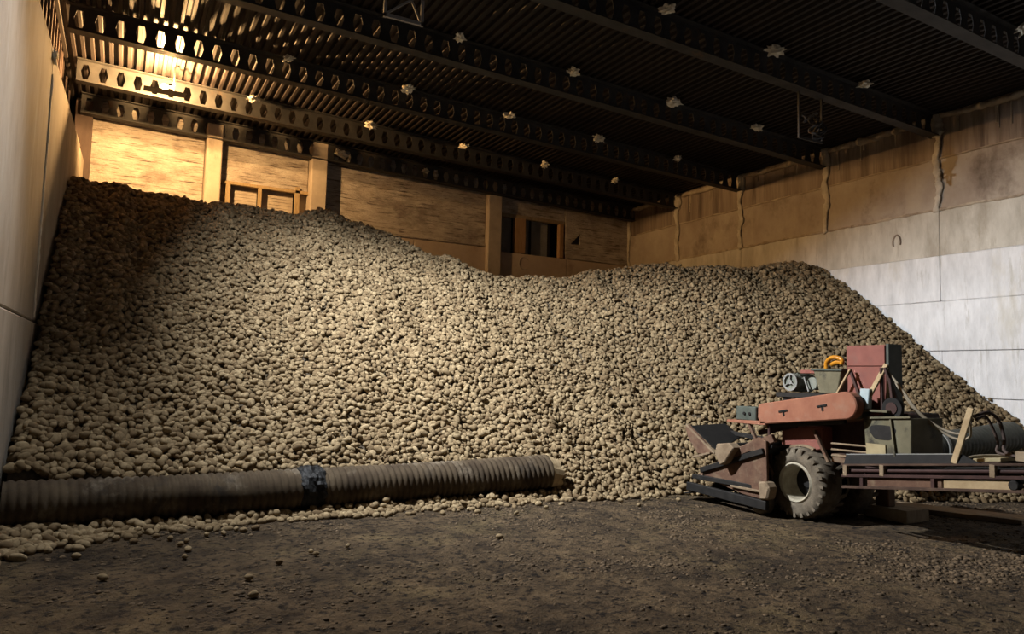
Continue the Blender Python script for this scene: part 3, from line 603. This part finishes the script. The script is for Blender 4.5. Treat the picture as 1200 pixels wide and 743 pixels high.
# drive guard: oblong cover on the left flank
c0, c1, r_a, r_b = Vector((6.60, 1.245)), Vector((5.44, 1.405)), .132, .155
ang = math.atan2(c1.y-c0.y, c1.x-c0.x)
poly = [(c0.x+r_a*math.cos(a), c0.y+r_a*math.sin(a)) for a in np.linspace(ang+math.pi/2, ang+1.5*math.pi, 5)]
poly[0:5] = [(c0.x+.06, c0.y+.125), (c0.x+.10, c0.y+.09), (c0.x+.105, c0.y-.05), (c0.x+.06, c0.y-.135)]
poly += [(c1.x+r_b*math.cos(a), c1.y+r_b*math.sin(a)) for a in np.linspace(ang-math.pi/2, ang+math.pi/2, 14)][:]
cx_, cy_ = sum(p[0] for p in poly)/len(poly), sum(p[1] for p in poly)/len(poly)
poly.sort(key=lambda p: math.atan2(p[1]-cy_, p[0]-cx_))
cv = part('drive_guard', MB().prism(poly, 7.2, 7.34), 'orange', bev=.012); cv['label'] = 'oblong orange-red drive guard with two dark slots'
for (y, z) in ((6.29, 1.285), (5.73, 1.375)):
    s = MB(); s.bar((7.196, y+.07, z), (7.196, y-.06, z+.025), .012, .022); s.bar((7.196, y, z+.01), (7.196, y-.005, z-.045), .012, .022); s.build('slot', 'void', cv)
part('drive_drum', MB().cyl((7.34, 5.45, 1.40), (7.5, 5.45, 1.40), .15, 28), 'dgreen', bev=.01)
part('guard_support', MB().bar((7.30, 6.62, 1.09), (7.30, 5.5, 1.22), .05, .05), 'black')
# control shelf and box
part('shelf', MB().hexa([(7.2,7.24,1.10),(7.55,7.24,1.10),(7.55,6.58,1.12),(7.2,6.58,1.10),(7.2,7.24,1.135),(7.55,7.24,1.135),(7.55,6.58,1.155),(7.2,6.58,1.155)]), 'orange')
cb = part('control_box', MB().box(7.25, 7.48, 6.78, 7.12, 1.14, 1.32), 'dgreen', bev=.01)
for y in (6.88, 6.97): MB().cyl((7.235, y, 1.23), (7.26, y, 1.23), .02, 10).build('knob', 'void', cb)
part('shelf_post', MB().bar((7.27, 6.58, 1.11), (7.27, 6.54, .42), .035, .035, (1,0,0)), 'maroon')
part('shelf_strut', MB().bar((7.24, 6.88, 1.10), (7.24, 6.50, .50), .035, .05, (1,0,0)), 'rust')
part('neck_frame', MB().bar((7.45, 6.9, .98), (7.45, 6.3, 1.12), .06, .06), 'maroon')
# scoop
part('skid_bar', MB().bar((6.98, 7.74, .20), (7.06, 6.42, .14), .07, .11), 'black'); part('skid_bar', MB().bar((8.34, 7.74, .17), (8.26, 6.42, .14), .07, .11), 'black')
part('tine_bar', MB().bar((7.0, 7.66, .34), (7.1, 6.50, .33), .05, .06), 'black')
part('toe_plate', MB().hexa([(6.96,7.80,.08),(8.36,7.80,.08),(8.3,7.45,.16),(7.02,7.45,.16),(6.96,7.80,.10),(8.36,7.80,.10),(8.3,7.45,.19),(7.02,7.45,.19)]), 'black')
part('scoop_side', MB().prism([(7.64,.36),(6.92,.78),(6.56,.96),(6.44,.92),(6.42,.20),(6.8,.22)], 7.06, 7.10), 'rust', bev=.004)
part('scoop_side', MB().prism([(7.64,.36),(6.92,.78),(6.56,.96),(6.44,.92),(6.42,.20),(6.8,.22)], 8.22, 8.26), 'rust', bev=.004)
part('side_rib', MB().bar((7.04, 7.55, .43), (7.04, 6.46, .80), .05, .07), 'black'); part('side_rib', MB().bar((7.04, 7.0, .30), (7.04, 6.44, .30), .04, .03), 'dusty')
part('gearbox', MB().prism([(7.16,.70),(7.12,.83),(6.90,.86),(6.82,.80),(6.98,.60),(7.06,.56)], 6.90, 7.05), 'dusty', bev=.012)
part('lift_arm', MB().bar((7.02, 6.98, .70), (7.16, 6.40, .96), .08, .10), 'rust'); part('lift_arm', MB().bar((8.3, 6.98, .70), (8.2, 6.40, .96), .08, .10), 'rust')
part('wing_plate', MB().prism([(7.80,1.01),(7.74,1.03),(7.26,.71),(7.34,.66),(7.56,.66),(7.74,.84)], 6.98, 7.02), 'rust', bev=.004)
part('wing_edge', MB().bar((7.0, 7.79, 1.03), (7.0, 7.24, .69), .05, .025), 'dusty', bev=.003)
part('wing_rod', MB().bar((6.97, 7.63, .60), (6.97, 7.30, .69), .03, .03), 'dusty')
part('rubber_curtain', MB().hexa([(7.03,7.73,1.0),(8.0,8.05,1.0),(8.0,7.75,.84),(7.03,7.22,.70),(7.03,7.74,1.02),(8.0,8.07,1.02),(8.0,7.77,.86),(7.03,7.23,.72)]), 'rubber')
part('curtain_arm', MB().bar((7.9, 7.9, .90), (7.9, 6.6, .82), .05, .06), 'black'); part('cross_tube', MB().cyl((7.05, 6.95, .82), (8.22, 6.95, .82), .035, 12), 'black', smooth=False)
part('intake_bed', MB().hexa([(7.12,7.6,.10),(8.2,7.6,.10),(8.2,6.4,.84),(7.12,6.4,.84),(7.12,7.6,.14),(8.2,7.6,.14),(8.2,6.4,.88),(7.12,6.4,.88)]), 'rubber')
for k in range(10):
    t = (k+.5)/10; part('bed_slat', MB().bar((7.13, 7.6-1.2*t, .15+.74*t), (8.19, 7.6-1.2*t, .15+.74*t), .03, .03), 'rust')
part('muddy_hinge', MB().prism([(6.52,.42),(6.40,.44),(6.34,.36),(6.38,.22),(6.5,.20)], 7.0, 7.16), 'dusty', bev=.02)
cw = MB().ring([(0,.06),(0,.12),(.02,.135),(.13,.135),(.15,.12),(.15,.06)], (7.12, 6.62, .135), 24).build('caster_wheel', 'tyre', ld, smooth=True)
part('caster_fork', MB().prism([(6.70,.14),(6.56,.14),(6.50,.40),(6.60,.40)], 7.08, 7.11), 'black', bev=.003); part('caster_fork', MB().prism([(6.70,.14),(6.56,.14),(6.50,.40),(6.60,.40)], 7.28, 7.31), 'black', bev=.003)
MB().cyl((7.09, 6.62, .135), (7.30, 6.62, .135), .02, 10).build('pin', 'black', cw)
# motor deck
part('motor_deck', MB().box(7.48, 8.1, 5.85, 6.66, 1.46, 1.52), 'black'); part('deck_leg', MB().box(7.52, 7.58, 6.5, 6.58, 1.2, 1.47), 'black'); part('deck_leg', MB().box(7.52, 7.58, 5.95, 6.03, 1.3, 1.47), 'black')
mo = part('motor', MB().cyl((7.50, 6.43, 1.655), (7.86, 6.43, 1.655), .108, 28), 'motor', bev=.012)
for k in range(14):
    a = 2*math.pi*k/14; v = Vector((0, math.cos(a), math.sin(a))); MB().bar(Vector((7.58,6.43,1.655))+v*.112, Vector((7.82,6.43,1.655))+v*.112, .01, .02, v).build('cooling_fin', 'motor', mo)
MB().ring([(-.02,.088),(.0,.088),(.0,.112),(-.02,.112)], (7.495, 6.43, 1.655), 28).build('fan_cover_ring', 'lgrey', mo)
s = MB()
for k in range(3):
    a = math.pi/2 + 2*math.pi*k/3; s.bar((7.485, 6.43, 1.655), (7.485, 6.43+.095*math.cos(a), 1.655+.095*math.sin(a)), .012, .024, (1,0,0))
s.cyl((7.475, 6.43, 1.655), (7.495, 6.43, 1.655), .03, 12); s.build('fan_cover_spokes', 'lgrey', mo)
MB().box(7.58, 7.80, 6.36, 6.5, 1.53, 1.56).build('foot', 'motor', mo)
part('gear_motor', MB().cyl((7.6, 6.20, 1.64), (7.8, 6.20, 1.64), .08, 20), 'motor', bev=.01)
part('lever', MB().bar((7.55, 6.27, 1.72), (7.55, 6.20, 1.54), .02, .025, (1,0,0)), 'lgrey', bev=.003)
part('belt_guard', MB().box(7.58, 7.72, 6.1, 6.36, 1.765, 1.81), 'red')
part('hopper', MB().prism([(6.14,1.82),(5.74,1.80),(5.80,1.53),(6.05,1.53)], 7.55, 7.85), 'olive', bev=.008)
part('hopper_rim', MB().box(7.53, 7.87, 5.72, 6.16, 1.80, 1.825), 'dgreen', bev=.004)
am = MB(); am.tube(spline([(7.62,6.0,1.82),(7.62,6.0,1.90),(7.62,5.94,1.955),(7.62,5.86,1.965),(7.62,5.78,1.93),(7.62,5.79,1.88)], 6), .026, 10); am.tube(spline([(7.66,5.96,1.88),(7.66,5.88,1.91),(7.66,5.8,1.905)], 6), .032, 10)
a_ = am.build('hook_handle', 'amber', ld, smooth=True); a_['label'] = 'glossy amber hook-shaped handle'
# tall red cabinet
cbt = part('cabinet', MB().box(7.60, 7.82, 5.20, 5.70, 1.30, 2.10), 'red', bev=.01)
MB().box(7.585, 7.60, 5.205, 5.695, 1.86, 2.095).build('upper_panel', 'red', cbt, bev=.005); MB().box(7.59, 7.60, 5.22, 5.68, 1.34, 1.845).build('lower_panel', 'red', cbt, bev=.004)
MB().box(7.60, 7.84, 5.165, 5.20, 1.32, 2.11).build('end_panel', 'dgreen', cbt, bev=.004)
for p, q in (((7.52,5.60,1.82),(7.5,5.40,1.36)), ((7.52,5.16,1.84),(7.52,4.98,1.36)), ((7.52,5.20,1.84),(7.52,5.20,1.36))): part('cabinet_leg', MB().bar(p, q, .03, .035, (1,0,0)), 'maroon', bev=.003)
part('brace', MB().bar((7.48, 5.75, 1.53), (7.50, 5.58, 1.82), .022, .03, (1,0,0)), 'wood', bev=.003)
part('ledge', MB().box(7.34, 7.64, 5.02, 5.40, 1.345, 1.37), 'olive', bev=.004)
g_ = part('lamp_glass', MB().hexa([(7.36,5.37,1.372),(7.44,5.37,1.372),(7.44,5.27,1.372),(7.36,5.27,1.372),(7.39,5.38,1.60),(7.45,5.38,1.60),(7.45,5.26,1.60),(7.39,5.26,1.60)]), 'glass'); g_['label'] = 'pale blue-grey glass cover'
py_ = MB().ring([(0,.06),(0,.115),(.05,.115),(.05,.06)], (7.42, 5.02, 1.395), 28).build('pulley', 'rubber', ld); MB().cyl((7.41, 5.02, 1.395), (7.5, 5.02, 1.395), .065, 20).build('pulley_hub', 'maroon', py_)
part('pulley_arm', MB().bar((7.46, 5.02, 1.38), (7.46, 5.06, 1.72), .03, .04, (1,0,0)), 'maroon', bev=.003)
bn = part('side_bin', MB().prism([(5.32,1.265),(4.76,1.305),(4.77,.88),(5.29,.82)], 7.36, 7.92), 'olive', bev=.008); bn['label'] = 'olive sheet metal bin with black oil stain'
MB().prism([(5.28,.825),(5.05,.85),(5.05,1.0),(5.28,1.0)], 7.345, 7.36).build('yellow_lit_patch', 'tan', bn); MB().bar((7.35, 4.98, 1.28), (7.35, 4.93, .86), .015, .04, (1,0,0)).build('rib', 'olive', bn)  # tan plate stands in for the yellow-lit lower part of the bin
MB().prism([(5.26+.0-.17+.15*math.cos(a)*(1+.15*math.sin(3*a)), 1.13+.10*math.sin(a)*(1+.2*math.cos(2*a))) for a in np.linspace(0, 6.0, 18)], 7.357, 7.362).build('oil_stain', 'black', bn)
MB().bar((7.35, 5.32, 1.275), (7.35, 4.76, 1.315), .03, .02).build('rim', 'olive', bn)
# rear conveyor rising away from the heap
def zc(y, o=0): return .735 + .12*(5.5-y) + o
Y0, Y1 = 5.55, 1.2
for x in (7.3, 8.04):
    for o, hgt, m in ((0, .022, 'rustdark'), (-.12, .03, 'maroon'), (-.245, .03, 'rustdark')):
        part('side_rail', MB().bar((x, Y0, zc(Y0, o)), (x, Y1, zc(Y1, o)), .05, hgt), m, bev=.003)
    for y in (5.5, 5.05, 3.92, 2.6): part('rail_post', MB().box(x-.03, x+.02, y-.025, y+.025, zc(y)-.12, zc(y)), 'dusty', bev=.003)
    for y in (5.3, 4.5, 3.3, 2.2): part('rail_post', MB().box(x-.02, x+.02, y-.02, y+.02, zc(y)-.245, zc(y)-.12), 'maroon', bev=.003)
    part('return_tube', MB().cyl((x+.03, 5.45, zc(5.45,-.065)), (x+.03, Y1, zc(Y1,-.065)), .022, 10), 'maroon', smooth=False)
part('belt', MB().hexa([(7.34,Y0,zc(Y0,-.06)),(8.0,Y0,zc(Y0,-.06)),(8.0,Y1,zc(Y1,-.06)),(7.34,Y1,zc(Y1,-.06)),(7.34,Y0,zc(Y0,-.045)),(8.0,Y0,zc(Y0,-.045)),(8.0,Y1,zc(Y1,-.045)),(7.34,Y1,zc(Y1,-.045))]), 'rubber', bev=0)
part('infill_board', MB().hexa([(7.31,5.25,zc(5.25,-.235)),(7.34,5.25,zc(5.25,-.235)),(7.34,4.42,zc(4.42,-.235)),(7.31,4.42,zc(4.42,-.235)),(7.31,5.25,zc(5.25,-.14)),(7.34,5.25,zc(5.25,-.14)),(7.34,4.42,zc(4.42,-.14)),(7.31,4.42,zc(4.42,-.14))]), 'rust')
part('infill_board', MB().hexa([(7.30,4.40,zc(4.40,-.235)),(7.34,4.40,zc(4.40,-.235)),(7.34,3.75,zc(3.75,-.235)),(7.30,3.75,zc(3.75,-.235)),(7.30,4.40,zc(4.40,-.15)),(7.34,4.40,zc(4.40,-.15)),(7.34,3.75,zc(3.75,-.15)),(7.30,3.75,zc(3.75,-.15))]), 'wood')
for k, y in enumerate(np.arange(5.2, 1.4, -.6)): part('roller', MB().cyl((7.32, y, zc(y,-.18)), (8.02, y, zc(y,-.18)), .035, 12), 'black', bev=0)
part('side_skirt', MB().hexa([(7.30,5.53,zc(5.53,.012)),(7.32,5.53,zc(5.53,.012)),(7.32,4.05,zc(4.05,.012)),(7.30,4.05,zc(4.05,.012)),(7.34,5.53,zc(5.53,.115)),(7.36,5.53,zc(5.53,.115)),(7.36,4.24,zc(4.24,.10)),(7.34,4.24,zc(4.24,.10))]), 'rubber', bev=0)
part('skirt_edge', MB().bar((7.345, 5.53, zc(5.53,.118)), (7.345, 4.24, zc(4.24,.103)), .012, .01), 'lgrey', bev=0)
part('grease_lump', MB().cyl((7.27, 3.74, zc(3.74,-.19)), (7.36, 3.74, zc(3.74,-.19)), .05, 9), 'black', bev=.01)
part('jack_foot', MB().box(8.42, 8.56, 5.76, 5.94, .15, .36), 'rust', bev=.01); part('jack_arm', MB().bar((8.1, 5.85, .42), (8.56, 5.85, .40), .1, .1), 'maroon')
part('jack_leg', MB().bar((8.1, 3.0, 0.02), (8.04, 3.0, zc(3.0,-.24)), .06, .06, (0,1,0)), 'maroon'); part('jack_leg', MB().bar((7.26, 2.6, 0.02), (7.3, 2.6, zc(2.6,-.24)), .06, .06, (0,1,0)), 'maroon')

# ------------------------------------------------------------------ loose timber and cables around the loader
def thing(mb, name, m, label, cat, group=None, bev=.004, smooth=False): return tag(mb.build(name, m, bev=bev, smooth=smooth), label, cat, group)
thing(MB().bar((7.36, 5.335, 1.37), (7.56, 5.165, 1.88), .028, .055, (0,1,0)), 'timber_lath', 'wood', 'short pale timber lath leaning against the red cabinet', 'timber')
thing(MB().bar((7.30, 4.29, zc(4.29,.011)), (7.42, 4.18, 1.44), .025, .062, (0,1,0)), 'timber_lath', 'wood', 'pale timber stake standing upright on the conveyor rail', 'timber')
thing(MB().box(8.38, 8.82, 5.50, 6.06, .0, .15), 'timber_block', 'woodold', 'thick wooden block under the foot of the jack', 'timber')
thing(MB().hexa([(9.05,6.25,.0),(9.5,6.35,.0),(10.15,5.0,.0),(9.7,4.9,.0),(9.05,6.25,.06),(9.5,6.35,.06),(10.15,5.0,.06),(9.7,4.9,.06)]), 'plank', 'woodold', 'wide weathered plank lying on the floor behind the conveyor', 'timber')
thing(MB().hexa([(7.5,4.22,zc(4.22,.02)),(8.02,4.26,zc(4.26,.02)),(8.02,4.02,zc(4.02,.02)),(7.5,3.96,zc(3.96,.02)),(7.5,4.22,zc(4.22,.055)),(8.02,4.26,zc(4.26,.055)),(8.02,4.02,zc(4.02,.055)),(7.5,3.96,zc(3.96,.055))]), 'plank', 'tan', 'tan board laid across the conveyor beside the upright stake', 'timber')
thing(MB().box(7.52, 7.9, 3.74, 3.84, zc(3.8,.02), zc(3.8,.11)), 'timber_block', 'woodold', 'small wooden block sitting on the conveyor beyond the tan board', 'timber')
def cable(pts, r, m, label): return thing(MB().tube(spline(pts, 10), r, 8), 'power_cable', m, label, 'cable', 'cables behind the loader', bev=0, smooth=True)
cable([(7.56,5.17,1.82),(7.56,5.0,1.62),(7.6,4.86,1.40),(7.7,4.72,1.24),(7.75,4.55,1.16),(7.7,4.38,1.19),(7.5,4.23,1.33)], .013, 'cable', 'pale dusty cable looping from the cabinet to the stake, upper of two')
cable([(7.57,5.15,1.78),(7.57,4.98,1.55),(7.62,4.84,1.34),(7.72,4.68,1.18),(7.76,4.52,1.10),(7.7,4.36,1.14),(7.5,4.235,1.30)], .013, 'cable', 'pale dusty cable looping from the cabinet to the stake, lower of two')
cable([(7.44,4.17,1.36),(7.6,4.12,1.40),(7.75,4.10,1.32),(7.8,4.08,1.14),(7.75,4.05,1.02),(7.7,3.85,.96)], .017, 'cabledark', 'dark cable drooping from the stake onto the conveyor')
cable([(7.46,4.16,1.33),(7.62,4.16,1.36),(7.72,4.15,1.26),(7.78,4.13,1.10),(7.74,4.1,1.0),(7.66,3.75,.99)], .014, 'cabledark', 'thin dark cable beside the drooping dark cable at the stake')
cable([(7.36,4.27,.915),(7.6,4.25,.96),(7.85,4.1,.975),(7.8,3.9,.99),(7.5,3.7,.985)], .012, 'cable', 'pale cable lying across the conveyor below the stake')

# ------------------------------------------------------------------ soil clods and crumbs on the floor
tmpl = []
for s in range(6):
    bm = bmesh.new(); bmesh.ops.create_icosphere(bm, subdivisions=1, radius=1)
    for v in bm.verts: v.co *= .75 + .6*abs(noise.noise(v.co*1.7+Vector((s*4.1,0,0)))); v.co.z *= .6
    bm.verts.ensure_lookup_table(); tmpl.append(([v.co.copy() for v in bm.verts], [tuple(v.index for v in f.verts) for f in bm.faces])); bm.free()
cl = MB(); cnt = 0; rr = random.Random(11)
while cnt < 16000:
    x, y = rr.uniform(XL, 12.5), rr.uniform(1.5, 8.2)
    dens = noise.noise(Vector((x*.8, y*.8, 3))) + .55*noise.noise(Vector((x*2.3, y*2.3, 9)))
    near = math.exp(-((x-7.2)**2/1.2 + (y-3.9)**2/.12))
    if rr.random() > max(.12, dens*1.6) + near: continue
    if 6.9 < x < 8.4 and y > 5: continue
    r = .007 + .024*rr.random()**2.5 + (.012*rr.random() if near > .3 else 0); a = rr.uniform(0, 6.28); ca, sa = math.cos(a)*r, math.sin(a)*r
    vs, fs = tmpl[cnt % 6]; z = fnoise(x, y); cl.add([(x+v.x*ca-v.y*sa, y+v.x*sa+v.y*ca, z+v.z*r) for v in vs], fs); cnt += 1
tag(cl.build('soil_clods', 'clod', smooth=True), 'dark crumbs and clods of soil scattered over the dirt floor', 'soil', kind='stuff')
